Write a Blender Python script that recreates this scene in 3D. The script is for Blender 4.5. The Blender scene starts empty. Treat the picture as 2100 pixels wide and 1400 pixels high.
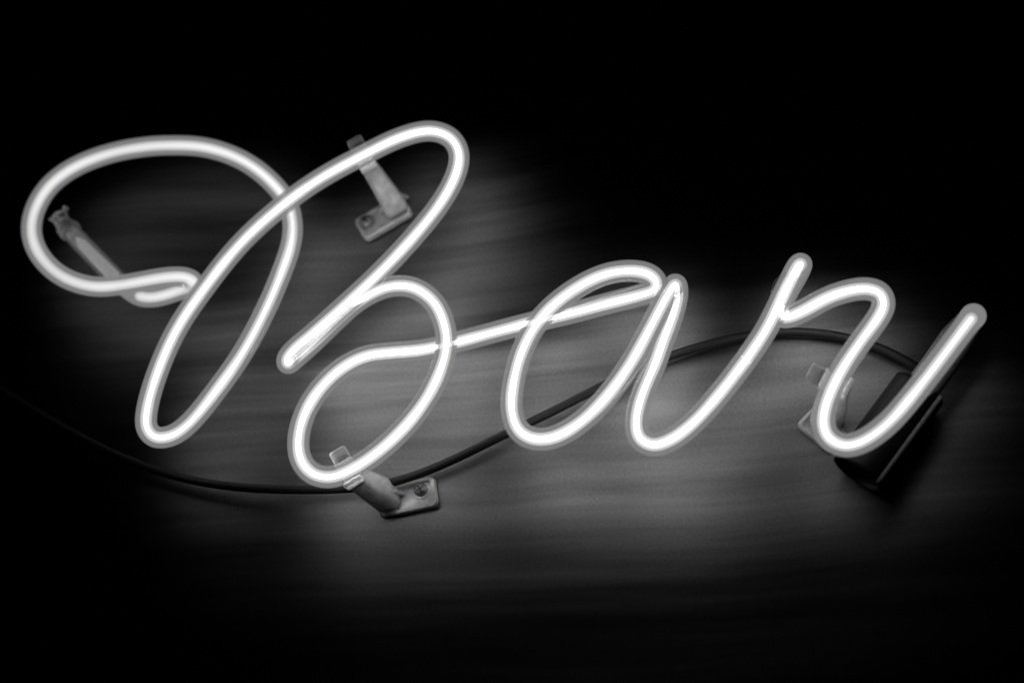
import bpy, bmesh, math, random
import numpy as np
from mathutils import Vector, Matrix

# ------------------------------------------------------------------ camera, world, exposure
sc = bpy.context.scene
cam_d = bpy.data.cameras.new("camera")
cam_d.sensor_width = 36.0
cam_d.lens = 36.0 * 2900.0 / 2100.0
cam_d.clip_start = 0.02
cam_d.clip_end = 50.0
cam_d.dof.use_dof = True
cam_d.dof.focus_distance = 0.90
cam_d.dof.aperture_fstop = 2.8
cam = bpy.data.objects.new("camera", cam_d)
sc.collection.objects.link(cam)
cam.location = (0.1764, -0.8515, 1.5307)
cam.rotation_euler = (math.radians(114.228), 0.0, math.radians(12.414))
sc.camera = cam

world = bpy.data.worlds.new("World")
sc.world = world
world.use_nodes = True
world.node_tree.nodes["Background"].inputs[0].default_value = (0, 0, 0, 1)   # an unlit room: the sign is the only lamp
world.node_tree.nodes["Background"].inputs[1].default_value = 0.0

sc.view_settings.view_transform = 'Standard'
sc.view_settings.look = 'None'
sc.view_settings.exposure = 0.0
sc.view_settings.gamma = 1.0
sc.render.engine = 'CYCLES'
sc.cycles.use_denoising = True
sc.cycles.max_bounces = 8
sc.cycles.transparent_max_bounces = 48
sc.cycles.volume_bounces = 1
sc.cycles.sample_clamp_indirect = 6.0

MM = 0.001
Z0 = 1.9            # height of the middle of the sign above the floor
LAMP = 26.0         # radiance of the glowing gas


def W(p):
    """(along wall, up, out from wall) in mm -> world metres"""
    return Vector((p[0] * MM, -p[2] * MM, Z0 + p[1] * MM))


# ------------------------------------------------------------------ materials
def new_mat(name):
    m = bpy.data.materials.new(name)
    m.use_nodes = True
    nt = m.node_tree
    nt.nodes.clear()
    out = nt.nodes.new('ShaderNodeOutputMaterial')
    return m, nt, out


def nd(nt, kind, **kw):
    n = nt.nodes.new(kind)
    for k, v in kw.items():
        setattr(n, k, v)
    return n


def principled(name, col, rough, spec=0.5, metal=0.0, bump=0.0, scale=400.0, vary=0.25, sss=0.0):
    m, nt, out = new_mat(name)
    b = nd(nt, 'ShaderNodeBsdfPrincipled')
    tc = nd(nt, 'ShaderNodeTexCoord')
    no = nd(nt, 'ShaderNodeTexNoise')
    no.inputs['Scale'].default_value = scale
    no.inputs['Detail'].default_value = 5
    nt.links.new(tc.outputs['Object'], no.inputs['Vector'])
    mp = nd(nt, 'ShaderNodeMapRange')
    mp.inputs['From Min'].default_value = 0.3
    mp.inputs['From Max'].default_value = 0.7
    mp.inputs['To Min'].default_value = 1 - vary
    mp.inputs['To Max'].default_value = 1 + vary
    nt.links.new(no.outputs['Fac'], mp.inputs['Value'])
    mul = nd(nt, 'ShaderNodeVectorMath', operation='SCALE')
    mul.inputs[0].default_value = col
    nt.links.new(mp.outputs[0], mul.inputs['Scale'])
    nt.links.new(mul.outputs[0], b.inputs['Base Color'])
    b.inputs['Roughness'].default_value = rough
    b.inputs['Specular IOR Level'].default_value = spec
    b.inputs['Metallic'].default_value = metal
    if sss:
        b.inputs['Coat Weight'].default_value = 0.8
        b.inputs['Coat Roughness'].default_value = 0.12
        b.inputs['Subsurface Weight'].default_value = sss
        b.inputs['Subsurface Radius'].default_value = (1, 1, 1)
        b.inputs['Subsurface Scale'].default_value = 0.012
    if bump:
        bp = nd(nt, 'ShaderNodeBump')
        bp.inputs['Strength'].default_value = bump
        bp.inputs['Distance'].default_value = 0.0005
        nt.links.new(no.outputs['Fac'], bp.inputs['Height'])
        nt.links.new(bp.outputs[0], b.inputs['Normal'])
    nt.links.new(b.outputs[0], out.inputs['Surface'])
    return m


def wall_material():
    """dark stained, satin varnished wood with the grain running along the wall"""
    m, nt, out = new_mat("dark varnished wood")
    tc = nd(nt, 'ShaderNodeTexCoord')
    # slow waviness so that the grain lines wander
    warp = nd(nt, 'ShaderNodeTexNoise')
    warp.inputs['Scale'].default_value = 3.2
    warp.inputs['Detail'].default_value = 2
    nt.links.new(tc.outputs['Object'], warp.inputs['Vector'])
    ws = nd(nt, 'ShaderNodeVectorMath', operation='MULTIPLY_ADD')
    ws.inputs[1].default_value = (0.0, 0.0, 0.035)
    nt.links.new(warp.outputs['Color'], ws.inputs[0])
    nt.links.new(tc.outputs['Object'], ws.inputs[2])

    def grain(scale, sx, detail, seed):
        mp = nd(nt, 'ShaderNodeMapping')
        mp.inputs['Scale'].default_value = (sx, 1.0, 1.0)
        mp.inputs['Location'].default_value = (seed, seed * 0.7, seed * 1.3)
        nt.links.new(ws.outputs[0], mp.inputs['Vector'])
        no = nd(nt, 'ShaderNodeTexNoise')
        no.inputs['Scale'].default_value = scale
        no.inputs['Detail'].default_value = detail
        no.inputs['Roughness'].default_value = 0.6
        nt.links.new(mp.outputs[0], no.inputs['Vector'])
        return no.outputs['Fac']

    g1 = grain(20.0, 0.09, 4, 6.43)      # early and late wood bands; seed fitted so dark ones help the glow fade
    g2 = grain(85.0, 0.035, 6, 4.1)     # fine grain lines
    g3 = grain(1100.0, 0.4, 2, 8.8)      # pores

    def rng(src, a, b, c, d):
        r = nd(nt, 'ShaderNodeMapRange')
        for k, v in zip(('From Min', 'From Max', 'To Min', 'To Max'), (a, b, c, d)):
            r.inputs[k].default_value = v
        nt.links.new(src, r.inputs['Value'])
        return r.outputs[0]

    def mul(a, b):
        q = nd(nt, 'ShaderNodeMath', operation='MULTIPLY')
        nt.links.new(a, q.inputs[0])
        nt.links.new(b, q.inputs[1])
        return q.outputs[0]

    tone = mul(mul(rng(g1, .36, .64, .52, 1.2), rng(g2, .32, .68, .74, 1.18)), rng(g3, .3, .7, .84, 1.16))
    gl = nd(nt, 'ShaderNodeBsdfGlossy', distribution='BECKMANN')
    gl.inputs['Anisotropy'].default_value = 0.0
    up = nd(nt, 'ShaderNodeCombineXYZ')
    up.inputs[2].default_value = 1.0
    nt.links.new(up.outputs[0], gl.inputs['Tangent'])
    sheen = nd(nt, 'ShaderNodeVectorMath', operation='SCALE')
    sheen.inputs[0].default_value = (0.235, 0.235, 0.235)
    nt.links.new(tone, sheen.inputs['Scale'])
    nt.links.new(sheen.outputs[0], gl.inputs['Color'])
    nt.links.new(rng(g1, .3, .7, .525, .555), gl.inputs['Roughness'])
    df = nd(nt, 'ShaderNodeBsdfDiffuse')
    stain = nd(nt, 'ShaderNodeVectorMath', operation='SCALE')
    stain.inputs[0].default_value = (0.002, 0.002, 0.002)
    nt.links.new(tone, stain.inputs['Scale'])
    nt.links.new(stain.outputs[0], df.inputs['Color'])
    bp = nd(nt, 'ShaderNodeBump')
    bp.inputs['Strength'].default_value = 0.25
    bp.inputs['Distance'].default_value = 0.0006
    nt.links.new(mul(g2, rng(g3, 0, 1, .8, 1.2)), bp.inputs['Height'])
    nt.links.new(bp.outputs[0], gl.inputs['Normal'])
    nt.links.new(bp.outputs[0], df.inputs['Normal'])
    add = nd(nt, 'ShaderNodeAddShader')
    nt.links.new(gl.outputs[0], add.inputs[0])
    nt.links.new(df.outputs[0], add.inputs[1])
    nt.links.new(add.outputs[0], out.inputs['Surface'])
    return m


def gas_core_material():
    """the discharge itself: brightness per length of tube is stored in the mesh"""
    m, nt, out = new_mat("glowing gas core")
    at = nd(nt, 'ShaderNodeAttribute', attribute_name="drive")
    q = nd(nt, 'ShaderNodeMath', operation='MULTIPLY')
    q.inputs[1].default_value = LAMP
    nt.links.new(at.outputs['Fac'], q.inputs[0])
    em = nd(nt, 'ShaderNodeEmission')
    nt.links.new(q.outputs[0], em.inputs['Strength'])
    nt.links.new(em.outputs[0], out.inputs['Surface'])
    return m


def glow_volume(name, strength, glass, veil=0.0):
    m, nt, out = new_mat(name)
    v = nd(nt, 'ShaderNodeEmission')
    v.inputs['Strength'].default_value = strength
    if glass:                                  # the lining also veils whatever lies behind the tube
        ab = nd(nt, 'ShaderNodeVolumeAbsorption')
        ab.inputs['Color'].default_value = (0, 0, 0, 1)
        ab.inputs['Density'].default_value = veil
        ad = nd(nt, 'ShaderNodeAddShader')
        nt.links.new(v.outputs[0], ad.inputs[0])
        nt.links.new(ab.outputs[0], ad.inputs[1])
        nt.links.new(ad.outputs[0], out.inputs['Volume'])
    else:
        nt.links.new(v.outputs[0], out.inputs['Volume'])
    if glass:
        tr = nd(nt, 'ShaderNodeBsdfTransparent')
        gl = nd(nt, 'ShaderNodeBsdfGlossy')
        gl.inputs['Roughness'].default_value = 0.12
        mx = nd(nt, 'ShaderNodeMixShader')
        mx.inputs[0].default_value = 0.03
        nt.links.new(tr.outputs[0], mx.inputs[1])
        nt.links.new(gl.outputs[0], mx.inputs[2])
        nt.links.new(mx.outputs[0], out.inputs['Surface'])
    return m


def frosted_glass():
    m, nt, out = new_mat("smoked electrode glass")
    tr = nd(nt, 'ShaderNodeBsdfTransparent')
    tr.inputs[0].default_value = (.8, .8, .8, 1)
    tl = nd(nt, 'ShaderNodeBsdfTranslucent')
    tl.inputs[0].default_value = (.5, .5, .5, 1)
    gl = nd(nt, 'ShaderNodeBsdfGlossy')
    gl.inputs['Roughness'].default_value = 0.22
    df = nd(nt, 'ShaderNodeBsdfDiffuse')
    df.inputs[0].default_value = (.35, .35, .35, 1)
    a = nd(nt, 'ShaderNodeMixShader'); a.inputs[0].default_value = .5
    nt.links.new(tl.outputs[0], a.inputs[1]); nt.links.new(df.outputs[0], a.inputs[2])
    b = nd(nt, 'ShaderNodeMixShader'); b.inputs[0].default_value = .35
    nt.links.new(tr.outputs[0], b.inputs[1]); nt.links.new(a.outputs[0], b.inputs[2])
    c = nd(nt, 'ShaderNodeMixShader'); c.inputs[0].default_value = .10
    nt.links.new(b.outputs[0], c.inputs[1]); nt.links.new(gl.outputs[0], c.inputs[2])
    nt.links.new(c.outputs[0], out.inputs['Surface'])
    return m


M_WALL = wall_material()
M_CORE = gas_core_material()
M_GAS = glow_volume("glowing gas", 340.0, False)
M_GLASS = glow_volume("lined glass tube with added bloom", 54.0, True, 230.0)  # its emission imitates the bloom around the bright core
M_EGLASS = frosted_glass()
M_PAINT = principled("grey blackout paint", (.28, .28, .28), .5, bump=.2)
M_CLIP = principled("translucent grey plastic", (.82, .82, .82), .28, bump=.35, scale=220, vary=.18, sss=1.0)
M_RUBBER = principled("black rubber", (.02, .02, .02), .5, spec=.35, bump=.2, scale=900)
M_BOOT = principled("black moulded plastic", (.010, .010, .010), .55, spec=.25, bump=.1, scale=600)
M_METAL = principled("nickel plated steel", (.45, .45, .45), .5, metal=1.0, bump=.1, scale=900, vary=.15)
M_EGLOW = glow_volume("added glow round the electrode", 9.0, False)  # added emission, lifts the electrode glass where little light arrives
M_CERAMIC = principled("pale ceramic paste", (.75, .75, .75), .6, bump=.6, scale=300, vary=.3)
M_ELEC = principled("coated electrode shell", (.5, .5, .5), .5, bump=.3, scale=500, vary=.3)
_eb = M_ELEC.node_tree.nodes['Principled BSDF']           # emission added to brighten the shell, which gets little light
_eb.inputs['Emission Color'].default_value = (1, 1, 1, 1)
_eb.inputs['Emission Strength'].default_value = .36


# ------------------------------------------------------------------ mesh helpers
def link(name, verts, faces, mat, parent=None, smooth=True):
    me = bpy.data.meshes.new(name)
    me.from_pydata([tuple(v) for v in verts], [], faces)
    me.materials.append(mat)
    if smooth:
        me.polygons.foreach_set('use_smooth', [True] * len(me.polygons))
    me.update()
    o = bpy.data.objects.new(name, me)
    sc.collection.objects.link(o)
    if parent is not None:
        o.parent = parent
    return o


def empty(name, loc, label, cat, group=None):
    o = bpy.data.objects.new(name, None)
    o.empty_display_size = 0.02
    sc.collection.objects.link(o)
    o.location = loc
    o['label'] = label
    o['category'] = cat
    if group:
        o['group'] = group
    return o


def adopt(root):
    """children are modelled in world coordinates; keep them there"""
    bpy.context.view_layer.update()
    inv = root.matrix_world.inverted()
    for c in root.children:
        c.matrix_parent_inverse = inv


def spline(pts, step=0.0016):
    """smooth evenly spaced curve through points (centripetal Catmull-Rom)"""
    P = [Vector(p) for p in pts]
    P = [P[0] * 2 - P[1]] + P + [P[-1] * 2 - P[-2]]
    res = []
    for i in range(1, len(P) - 2):
        p0, p1, p2, p3 = P[i - 1], P[i], P[i + 1], P[i + 2]
        t0 = 0.0
        t1 = t0 + max((p1 - p0).length, 1e-6) ** .5
        t2 = t1 + max((p2 - p1).length, 1e-6) ** .5
        t3 = t2 + max((p3 - p2).length, 1e-6) ** .5
        for k in range(16):
            t = t1 + (t2 - t1) * k / 16
            a1 = p0 * ((t1 - t) / (t1 - t0)) + p1 * ((t - t0) / (t1 - t0))
            a2 = p1 * ((t2 - t) / (t2 - t1)) + p2 * ((t - t1) / (t2 - t1))
            a3 = p2 * ((t3 - t) / (t3 - t2)) + p3 * ((t - t2) / (t3 - t2))
            b1 = a1 * ((t2 - t) / (t2 - t0)) + a2 * ((t - t0) / (t2 - t0))
            b2 = a2 * ((t3 - t) / (t3 - t1)) + a3 * ((t - t1) / (t3 - t1))
            res.append(b1 * ((t2 - t) / (t2 - t1)) + b2 * ((t - t1) / (t2 - t1)))
    res.append(P[-2])
    A = np.array([tuple(v) for v in res])
    for _ in range(30):                       # bent glass has no corners
        A[1:-1] = .25 * A[:-2] + .5 * A[1:-1] + .25 * A[2:]
    d = np.concatenate([[0], np.cumsum(np.linalg.norm(np.diff(A, axis=0), axis=1))])
    n = max(2, int(d[-1] / step))
    s = np.linspace(0, d[-1], n)
    return np.stack([np.interp(s, d, A[:, k]) for k in range(3)], axis=1)


def sweep(path, radius, segs=20, caps=('flat', 'flat')):
    """tube along path; radius a number or one per point; 'round' adds a half sphere"""
    A = np.array(path, float)
    n = len(A)
    R = np.full(n, radius, float) if np.isscalar(radius) else np.array(radius, float)
    T = np.gradient(A, axis=0)
    T /= np.linalg.norm(T, axis=1)[:, None]
    if caps[0] == 'round':
        k = [math.radians(a) for a in (78, 60, 42, 22)]
        A = np.concatenate([[A[0] - T[0] * R[0] * math.sin(a) for a in k], A])
        R = np.concatenate([[R[0] * math.cos(a) for a in k], R])
        T = np.concatenate([[T[0]] * 4, T])
    if caps[1] == 'round':
        k = [math.radians(a) for a in (22, 42, 60, 78)]
        e, te, re_ = A[-1], T[-1], R[-1]
        A = np.concatenate([A, [e + te * re_ * math.sin(a) for a in k]])
        R = np.concatenate([R, [re_ * math.cos(a) for a in k]])
        T = np.concatenate([T, [te] * 4])
    n = len(A)
    ref = np.array([0, 0, 1.0]) if abs(T[0][2]) < .9 else np.array([1.0, 0, 0])
    N = ref - T[0] * ref.dot(T[0])
    N /= np.linalg.norm(N)
    verts, faces = [], []
    for i in range(n):
        N = N - T[i] * N.dot(T[i])
        N /= np.linalg.norm(N)
        Bn = np.cross(T[i], N)
        for j in range(segs):
            a = 2 * math.pi * j / segs
            verts.append(A[i] + R[i] * (math.cos(a) * N + math.sin(a) * Bn))
    for i in range(n - 1):
        for j in range(segs):
            k = (j + 1) % segs
            faces.append((i * segs + j, i * segs + k, (i + 1) * segs + k, (i + 1) * segs + j))
    faces.append(tuple(reversed(range(segs))))
    faces.append(tuple((n - 1) * segs + j for j in range(segs)))
    return verts, faces


def prism(profile, frame, d0, d1, bevel=0.0):
    """extrude a 2D outline (u, v) along w of a frame (origin, U, V, W); chamfered rims"""
    O, U, V, Wd = frame
    m = len(profile)
    cx = sum(p[0] for p in profile) / m
    cy = sum(p[1] for p in profile) / m

    def inset(p, k):
        dx, dy = p[0] - cx, p[1] - cy
        l = max(math.hypot(dx, dy), 1e-6)
        return (p[0] - dx / l * k, p[1] - dy / l * k)
    rings = [(d0, 0.0), (d1, 0.0)]
    if bevel:
        rings = [(d0, bevel), (d0 + bevel, 0), (d1 - bevel, 0), (d1, bevel)]
    verts, faces = [], []
    for d, k in rings:
        for p in profile:
            q = inset(p, k)
            verts.append(O + U * q[0] + V * q[1] + Wd * d)
    for i in range(len(rings) - 1):
        for j in range(m):
            k = (j + 1) % m
            faces.append((i * m + j, i * m + k, (i + 1) * m + k, (i + 1) * m + j))
    faces.append(tuple(reversed(range(m))))
    faces.append(tuple((len(rings) - 1) * m + j for j in range(m)))
    return verts, faces


def join(*parts):
    V, Fc = [], []
    for v, f in parts:
        o = len(V)
        V += list(v)
        Fc += [tuple(i + o for i in q) for q in f]
    return V, Fc


def rounded(w, h, r, n=4):
    pts = []
    for cx, cy, a0 in ((w / 2 - r, h / 2 - r, 0), (-w / 2 + r, h / 2 - r, 90), (-w / 2 + r, -h / 2 + r, 180), (w / 2 - r, -h / 2 + r, 270)):
        for k in range(n + 1):
            a = math.radians(a0 + 90 * k / n)
            pts.append((cx + r * math.cos(a), cy + r * math.sin(a)))
    return pts


# ------------------------------------------------------------------ the wall
gv = [(-2.5, 0, 0.0), (2.5, 0, 0.0), (2.5, 0, 3.2), (-2.5, 0, 3.2)]
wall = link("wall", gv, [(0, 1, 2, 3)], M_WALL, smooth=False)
wall['kind'] = 'structure'

# ------------------------------------------------------------------ the sign: one long bent tube, letter by letter
R_GLASS = 7.2 * MM
sign = empty("neon_sign", W((0, 0, 50)), "glowing white neon tube bent into the handwritten word Bar", "neon sign")

B_PATH = [(-284.1, 77.3, 30), (-275.2, 70.7, 30.5), (-266.7, 67.9, 31.3), (-256.7, 67.7, 32), (-242.5, 70.3, 33), (-231.9, 70.7, 37), (-227.9, 71.1, 43), (-232.2, 72.1, 48), (-243.3, 72.3, 50), (-259.6, 71.4, 50), (-277.7, 70.0, 50), (-300.0, 70.9, 50), (-325.8, 82.1, 50), (-345.7, 101.4, 50), (-354.8, 121.0, 50), (-354.6, 139.9, 50), (-345.7, 158.4, 50), (-328.1, 171.4, 50), (-302.7, 179.3, 50), (-276.0, 181.5, 50), (-253.5, 180.7, 49), (-228.0, 177.5, 46), (-203.0, 167.8, 41), (-183.4, 153.1, 36), (-167.3, 132.8, 33), (-161.3, 114.6, 34), (-159.5, 94.9, 38), (-163.2, 67.7, 44), (-170.2, 40.7, 48), (-183.5, 8.9, 50), (-200.8, -17.6, 50), (-216.7, -37.9, 50), (-228.2, -45.5, 50), (-239.9, -45.6, 50), (-247.0, -37.8, 50), (-247.9, -23.9, 50), (-243.6, 0.3, 50), (-232.9, 31.6, 50), (-215.2, 61.0, 50), (-192.4, 91.1, 51), (-166.0, 115.0, 52), (-138.1, 134.8, 52), (-105.5, 151.6, 51), (-79.8, 163.0, 50), (-58.8, 165.7, 50), (-44.0, 158.5, 50), (-37.2, 145.5, 50), (-38.3, 130.2, 50), (-47.8, 109.3, 50), (-66.9, 83.9, 50), (-93.1, 56.0, 50), (-115.8, 35.3, 50), (-135.2, 18.0, 50), (-146.6, 9.7, 49), (-153.1, 4.5, 46), (-155.0, 3.0, 40), (-152.8, 8.9, 34), (-144.4, 17.6, 32), (-125.0, 35.4, 33), (-111.1, 44.5, 37), (-95.6, 48.8, 43), (-80.9, 49.6, 47), (-65.8, 45.1, 50), (-52.6, 33.6, 51), (-45.4, 19.1, 52), (-42.5, 3.2, 52), (-44.8, -11.9, 52), (-53.0, -30.9, 51), (-66.2, -49.0, 50), (-83.2, -65.3, 50), (-100.4, -76.6, 50), (-116.1, -82.2, 50), (-129.3, -78.7, 50), (-137.8, -68.3, 50), (-140.1, -53.2, 50), (-135.9, -35.1, 50), (-126.0, -18.6, 49), (-113.4, -5.4, 46), (-100.0, 2.7, 42), (-84.7, 5.4, 38), (-65.9, 7.1, 34), (-48.5, 10.6, 31)]
A_PATH = [(-48.5, 10.6, 31), (-32.1, 13.6, 31), (-7.5, 18.2, 31), (15.4, 22.2, 31), (38.4, 24.6, 33), (61.4, 27.0, 37), (81.2, 27.3, 43), (91.9, 27.9, 48), (93.6, 31.7, 51), (88.9, 37.8, 51), (76.5, 42.1, 50), (59.1, 40.8, 50), (38.5, 30.7, 51), (19.3, 14.7, 51), (6.3, -7.4, 50), (0.6, -30.3, 50), (-0.3, -46.6, 50), (3.7, -59.9, 50), (12.9, -66.7, 50), (26.0, -67.1, 50), (42.9, -58.6, 50), (60.0, -42.7, 50), (75.8, -21.3, 50), (89.5, 3.0, 50), (97.9, 18.4, 50), (103.5, 29.2, 47), (105.2, 33.3, 41), (105.0, 28.9, 35), (100.6, 15.2, 32), (94.4, -1.0, 33), (89.6, -17.5, 38), (83.7, -35.0, 45), (79.2, -49.7, 49), (77.1, -62.7, 50), (79.1, -71.7, 50), (86.6, -76.6, 50), (96.7, -74.6, 50), (111.3, -64.9, 50), (129.9, -45.6, 50), (145.9, -26.2, 50)]
R_PATH = [(145.9, -26.2, 50), (158.9, -8.2, 50), (169.2, 10.6, 50), (176.8, 25.4, 49), (182.0, 35.9, 46), (184.0, 39.7, 40), (180.7, 35.5, 34), (173.4, 25.4, 31), (169.3, 15.1, 32), (170.3, 5.1, 38), (180.9, 4.0, 46), (197.1, 10.5, 49), (210.6, 13.6, 50), (221.6, 13.8, 50), (228.8, 10.0, 50), (230.3, 2.3, 50), (225.9, -6.4, 50), (214.4, -20.7, 50), (200.3, -40.1, 50), (191.0, -58.1, 50), (187.9, -71.2, 50), (190.4, -80.5, 50), (198.9, -85.8, 50), (209.6, -83.9, 50), (224.5, -74.2, 50), (240.0, -58.3, 50), (256.0, -39.9, 50), (269.0, -24.4, 50), (277.7, -13.7, 49), (281.6, -7.9, 44), (281.8, -5.4, 37), (278.5, -8.2, 31)]


def letter(path, label, caps, drive, start=0, stop=0, swell=None):
    """glass tube > glowing gas > bright discharge core; stop: length of dark tube at the end"""
    c = spline([W(p) for p in path])
    n = len(c)
    ts = np.linspace(0, 1, n)
    rg = np.full(n, R_GLASS) if swell is None else np.interp(ts, *swell) * MM
    g = link("letter", *sweep(c, rg, 24, caps), M_GLASS, sign)
    g['label'] = label
    c2 = c[start:n - stop]
    dr = np.array([drive(t) for t in np.linspace(0, 1, len(c2))])
    ends = ('round' if caps[0] == 'round' else 'flat', 'round' if stop or caps[1] == 'round' else 'flat')
    rr = random.Random(len(path))                # hand-bent glass: the bore and the discharge are never quite even
    kn = np.array([rr.uniform(-1, 1) for _ in range(len(c2) // 9 + 3)])
    wob = np.interp(np.arange(len(c2)) / 9.0, np.arange(len(kn)), kn)
    wob = np.convolve(np.pad(wob, 4, mode='edge'), np.ones(9) / 9, mode='valid')
    wob *= np.clip(np.minimum(np.arange(len(c2)), len(c2) - 1 - np.arange(len(c2))) / 12.0, 0, 1)   # the letters join flush
    halo = link("gas_column", *sweep(c2, (3.7 + .35 * dr + .22 * wob) * MM, 20, ends), M_GAS)
    core = link("gas_core", *sweep(c2, (1.35 + .30 * dr + .20 * wob) * MM, 16, ends), M_CORE)
    pad = ([dr[0]] * 4 if ends[0] == 'round' else []) + list(dr) + ([dr[-1]] * 4 if ends[1] == 'round' else [])
    at = core.data.attributes.new("drive", 'FLOAT', 'POINT')
    at.data.foreach_set('value', np.repeat(np.array(pad), 16))
    halo.parent = g
    core.parent = g


# the discharge is weaker towards the electrode at the start of the B
letter(B_PATH, "capital letter B of bent glowing tube", ('round', 'flat'), lambda t: .07 + .93 * min(1, max(0, (t - .2) / .6)) ** 1.4, start=8)
letter(A_PATH, "small letter a of bent glowing tube", ('flat', 'flat'), lambda t: 1.0)
letter(R_PATH, "small letter r of bent glowing tube", ('flat', 'round'), lambda t: 1.0 - .8 * min(1, max(0, (t - .3) / .5)), stop=12,
       swell=([0, .93, .97, 1], [7.2, 7.2, 7.6, 7.8]))

# the electrode at the beginning of the B: clear glass, metal shell, pinched seal and lead wires
ec = spline([W(p) for p in [(-339.3, 133.6, 33), (-327.5, 120.6, 32), (-310.3, 102.8, 31), (-293.4, 85.7, 30), (-287.5, 80.4, 30)]])
k = len(ec)
rad = np.interp(np.linspace(0, 1, k), [0, .06, .12, .22, .9, 1], [3.2, 4.6, 6.6, 7.3, 7.1, 6.0]) * MM
eg = link("electrode_glass", *sweep(ec, rad, 20, ('round', 'flat')), M_EGLASS, sign)
i0, i1 = int(k * .22), int(k * .86)
link("electrode_fill_glow", *sweep(ec[2:-2], rad[2:-2] * .9, 16), M_EGLOW, eg)  # added glow that brightens the electrode glass
shell = link("electrode_shell", *sweep(ec[i0:i1], np.interp(np.linspace(0, 1, i1 - i0), [0, .1, 1], [1.5, 3.2, 4.6]) * MM, 16, ('round', 'flat')), M_ELEC, eg)
WIRES = [W(p) for p in [(-339.3, 133.6, 33), (-343.9, 139.3, 34), (-347.1, 141.9, 36), (-341.9, 142.3, 37), (-336.8, 145.0, 37)]]
link("lead_wire", *sweep(spline(WIRES, .001), 1.3 * MM, 8, ('round', 'round')), M_CERAMIC, eg)
d = (WIRES[0] - W((-327.5, 120.6, 32))).normalized()
side = d.cross(Vector((0, -1, 0))).normalized()
for q0, q1, q2, q3 in ((.002, .0035, .001, -.002), (-.003, -.0045, -.0035, -.005), (.0035, .0055, .0065, .0085)):
    w2 = [WIRES[0] + side * q0, WIRES[0] + d * .005 + side * q1, WIRES[0] + d * .009 + side * q2, WIRES[0] + d * .0125 + side * q3]
    link("lead_wire", *sweep(spline(w2, .001), 1.25 * MM, 8, ('round', 'round')), M_CERAMIC, eg)
# crumbled seal round the pinched end
cp = [WIRES[0] + d * (x * .001) for x in range(-9, 5)]
rnd = random.Random(5)
cvv, cff = sweep(cp, np.array([7.4, 7.8, 8.1, 7.9, 8.3, 7.6, 7.9, 6.6, 5.8, 6.4, 6.6, 5.2, 4.6, 3.4]) * MM, 14, ('flat', 'round'))
cvv = [Vector(v) + Vector((rnd.uniform(-1, 1), rnd.uniform(-1, 1), rnd.uniform(-1, 1))) * .0007 for v in cvv]
link("seal_collar", cvv, cff, M_CERAMIC, eg)

# painted-out return leg behind the end of the r, running down into the housing
bc = spline([W(p) for p in [(279.7, -7.0, 32.5), (276.6, -10.2, 30), (272.7, -14.6, 29), (261.4, -28.8, 27), (249.8, -42.7, 26), (238.4, -55.2, 24)]])
brad = np.interp(np.linspace(0, 1, len(bc)), [0, .08, .2, 1], [8.3, 9.2, 10.3, 10.3]) * MM
link("painted_return_tube", *sweep(bc, brad, 24, ('round', 'flat')), M_PAINT, sign)

# sealed-off pumping nub on the back of the r's upright
nb = W((168.5, 20.6, 44))
nv, nf = sweep([nb + Vector((.006, 0, .008)), nb + Vector((.002, .0, .004)), nb + Vector((-.0005, 0, -.001)), nb + Vector((-.002, 0, -.006))], np.array([5.0, 5.2, 4.6, 3.0]) * MM, 14, ('round', 'round'))
link("pumping_nub", nv, nf, M_PAINT, sign)
adopt(sign)

# ------------------------------------------------------------------ electrode housing behind the r
hp = [W(p) for p in [(205.1, -93.5, 19), (247.3, -42.2, 19)]]
hd = (hp[1] - hp[0]).normalized()
hl = (hp[1] - hp[0]).length
housing = empty("electrode_housing", hp[0], "black open plastic sleeve behind the last stroke of the letter r", "tube housing")
path = [hp[0] + hd * (hl * t) for t in np.linspace(0, 1, 24)]
v1, f1 = sweep(path, 16.5 * MM, 40)
f1 = f1[:-2]                                   # open at both ends
v2, f2 = sweep(path, 14.6 * MM, 40)
f2 = [tuple(reversed(q)) for q in f2[:-2]]
n1 = len(v1)
rim = []
for ring in (0, 23):
    for j in range(40):
        q = (j + 1) % 40
        a, b = ring * 40 + j, ring * 40 + q
        f = (a, b, n1 + b, n1 + a)
        rim.append(f if ring else tuple(reversed(f)))
sl = link("sleeve", v1 + v2, f1 + [tuple(i + n1 for i in q) for q in f2] + rim, M_BOOT, housing)
for p_, mat_i in ((.80, 0),):
    link("grommet", *sweep([hp[0] + hd * (hl * (p_ - .06)), hp[0] + hd * (hl * p_)], 14.5 * MM, 32), M_RUBBER, housing)
glint_side = hd.cross(Vector((0, -1, 0))).normalized()
edge_dir = (glint_side * .86 + Vector((0, -1, 0)) * .5).normalized()
link("highlight_strip", *sweep([p + edge_dir * .0163 for p in path], 1.9 * MM, 8), M_PAINT, housing)  # grey strip imitating the highlight along the black sleeve
adopt(housing)

# ------------------------------------------------------------------ tube supports screwed to the wall


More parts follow.
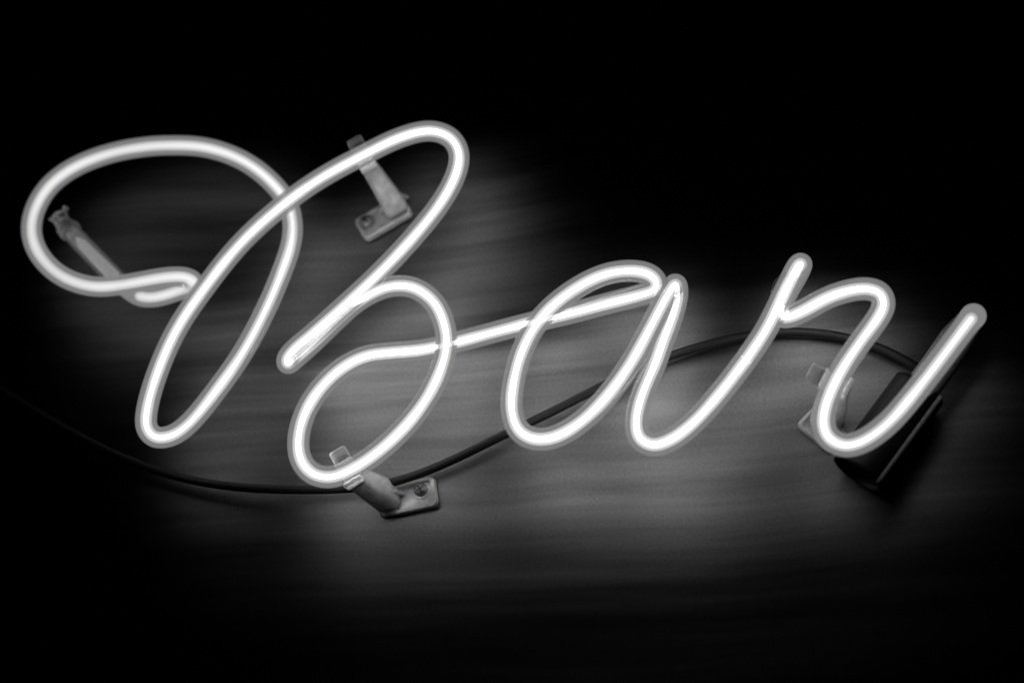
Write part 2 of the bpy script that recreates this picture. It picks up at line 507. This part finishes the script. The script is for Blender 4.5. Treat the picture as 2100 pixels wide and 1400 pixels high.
def support(pts, label, tab_side, plate_w=40, plate_h=21, fork=True):
    tube, tube2, plate, screw, foot = [W(p) for p in pts]
    nrm = Vector((0, -1, 0))
    t = (tube2 - tube); t.y = 0; t.normalize()
    b = nrm.cross(t).normalized()              # across the tube
    if b.dot(Vector((-1, 0, 1))) < 0:
        b = -b
        t = -t
    root = empty("tube_support", Vector((plate.x, 0, plate.z)), label, "tube support", "plastic tube supports")
    # base plate with a low raised rim
    px = (screw - foot); px.y = 0; px.normalize()
    pz = nrm.cross(px)
    O = Vector((plate.x, 0, plate.z))
    fr = (O, px, pz, nrm)
    link("base_plate", *prism([(x * MM, y * MM) for x, y in rounded(plate_w, plate_h, 4)], fr, .0004, .0030, .0007), M_CLIP, root, smooth=False)
    rimv, rimf = [], []
    outer, inner = rounded(plate_w - 1.2, plate_h - 1.2, 3.6), rounded(plate_w - 5.2, plate_h - 5.2, 2.4)
    m = len(outer)
    for prof, d in ((outer, .0030), (outer, .0046), (inner, .0046), (inner, .0030)):
        rimv += [O + px * (x * MM) + pz * (y * MM) + nrm * d for x, y in prof]
    for q in range(3):
        for j in range(m):
            k2 = (j + 1) % m
            rimf.append((q * m + j, q * m + k2, (q + 1) * m + k2, (q + 1) * m + j))
    link("plate_rim", rimv, rimf, M_CLIP, root, smooth=False)
    # round-headed screw with a cross slot
    S = Vector((screw.x, 0, screw.z))
    hv, hf = sweep([S + nrm * x for x in (.003, .0042, .0054, .0062, .0066)], np.array([4.6, 4.6, 4.0, 2.8, 1.2]) * MM, 20)
    sw = link("screw", hv, hf, M_METAL, root)
    wv, wf = sweep([S + nrm * .0030, S + nrm * .0036], 6.4 * MM, 24)
    link("washer", wv, wf, M_CLIP, root, smooth=False)
    for ang in (25, 115):
        ax = px * math.cos(math.radians(ang)) + pz * math.sin(math.radians(ang))
        ay = nrm.cross(ax)
        link("slot", *prism([(-.0026, -.0005), (.0026, -.0005), (.0026, .0005), (-.0026, .0005)], (S, ax, ay, nrm), .0056, .0068), M_RUBBER, sw, smooth=False)
    # post: tapers towards the tube, two feet at the wall
    hgt = -tube.y - (R_GLASS + .0022)
    Fp = Vector((foot.x, 0, foot.z))
    top = Vector((tube.x, 0, tube.z))
    lean = (top - Fp)
    rings = []
    nst = 14
    for i in range(nst + 1):
        f = i / nst
        z = .003 + (hgt - .003) * f
        e = f * f * (3 - 2 * f)
        cen = Fp + lean * e + nrm * z
        wt = (8.6 - 2.6 * e) * MM
        wb = (9.0 - 1.0 * e) * MM
        ut = (px * (1 - e) + (t if t.dot(px) > 0 else -t) * e).normalized()
        ub = nrm.cross(ut)
        rings.append([cen + ut * (x * wt) + ub * (y * wb) for x, y in ((1, .6), (.75, 1), (-.75, 1), (-1, .6), (-1, -.6), (-.75, -1), (.75, -1), (1, -.6))])
    pv = [v for rg in rings for v in rg]
    pf = []
    for i in range(nst):
        for j in range(8):
            k2 = (j + 1) % 8
            pf.append((i * 8 + j, i * 8 + k2, (i + 1) * 8 + k2, (i + 1) * 8 + j))
    pf.append(tuple(reversed(range(8))))
    pf.append(tuple(nst * 8 + j for j in range(8)))
    post = link("post", pv, pf, M_CLIP, root)
    for sx in (-1, 1):                           # gusset feet at the wall end
        gp = [(0, .0031), (.0052, .0031), (.0012, .012), (0, .012)]
        Og = Fp + px * (sx * .0070)
        link("gusset", *prism(gp, (Og, px * sx, nrm, pz), -.0012, .0012), M_CLIP, post, smooth=False)
    # spring clip: cradle round the back of the tube, one jaw hooked over, one with a finger tab
    cen = tube.copy()
    ri, ro = R_GLASS + .0003, R_GLASS + .0016
    inner = [(math.cos(a) * ri, math.sin(a) * ri) for a in np.radians(np.linspace(180, 360, 19))]
    outer = [(-ro, .0), (-ro, -.004), (-ro + .0012, -R_GLASS - .0022), (ro - .0012, -R_GLASS - .0022), (ro, -.004), (ro, .0)]
    idx = np.rint(np.linspace(0, 18, 6)).astype(int)
    cv, cf = [], []
    fr_u, fr_v = -b, nrm
    for d_ in (-.0060, .0060):
        cv += [cen + fr_u * x + fr_v * y + t * d_ for x, y in inner + outer]
    M2 = 25
    for j in range(18):
        cf.append((j, j + 1, M2 + j + 1, M2 + j))
    for j in range(5):
        cf.append((19 + j, M2 + 19 + j, M2 + 20 + j, 20 + j))
        for o_ in (0, M2):
            loop = [o_ + k_ for k_ in range(idx[j], idx[j + 1] + 1)] + [o_ + 20 + j, o_ + 19 + j]
            cf.append(tuple(loop) if o_ else tuple(reversed(loop)))
    cf.append((0, M2, M2 + 19, 19))
    cf.append((18, 24, M2 + 24, M2 + 18))
    clip = link("clip", cv, cf, M_CLIP, root, smooth=False)
    # finger tab flaring away from the tube on the upper side
    tv, tf = prism([(x * MM, y * MM) for x, y in rounded(11.5, 9.5, 2.0)],
                   (cen + b * .0128 + nrm * (-.0015), t, (b * .95 + nrm * .3).normalized(), (nrm * .95 - b * .3).normalized()), -.0014, .0014, .0005)
    link("finger_tab", tv, tf, M_CLIP, clip, smooth=False)
    lip = [cen - b * (R_GLASS + .0012) + nrm * .0016 + t * x for x in np.linspace(-.0048, .0048, 6)]
    link("lip", *sweep(lip, 1.5 * MM, 10, ('round', 'round')), M_CLIP, clip)
    adopt(root)
    return root


support([(-106.2, 151.3, 51), (-89.9, 159.0, 51), (-104.8, 128.3, 0), (-117.9, 126.3, 0), (-97.1, 137.4, 0)], "grey support gripping the tall upper stroke of the B, screw on its left", 1)
support([(-105.7, -79.1, 50), (-91.0, -71.2, 50), (-80.3, -83.0, 0), (-71.2, -78.7, 0), (-94.0, -82.1, 0)], "grey support under the lowest loop of the B, screw on its right", 1)
support([(197.3, -45.5, 50), (204.3, -34.2, 50), (187.8, -57.7, 0), (193.7, -55.6, 0), (191.0, -52.7, 0)], "grey support half hidden behind the lower left bend of the r", 1, 29, 18)

# ------------------------------------------------------------------ cable along the wall
cc = spline([W(p) for p in [(-451.7, 59.1, 6), (-414.8, 35.6, 7), (-379.0, 12.1, 8), (-331.6, -16.9, 10), (-283.3, -43.0, 11), (-234.1, -62.4, 12), (-191.3, -71.6, 12), (-149.9, -75.9, 12), (-116.5, -77.0, 11), (-90.2, -74.9, 10), (-57.8, -65.5, 9), (-15.7, -47.2, 8), (16.8, -33.6, 8), (52.3, -17.2, 7), (81.5, -5.3, 7), (110.4, 3.4, 6), (142.2, 9.0, 6), (173.3, 9.4, 6), (203.4, 3.4, 6), (229.4, -8.2, 6), (249.9, -23.5, 6), (256.2, -28.7, 3), (260.8, -32.0, -3), (263.9, -33.8, -9)]], .003)
cable = link("power_cable", *sweep(cc, 2.9 * MM, 16), M_RUBBER)
cable['label'] = "black rubber cable curving along the wall behind the word"
cable['category'] = "cable"
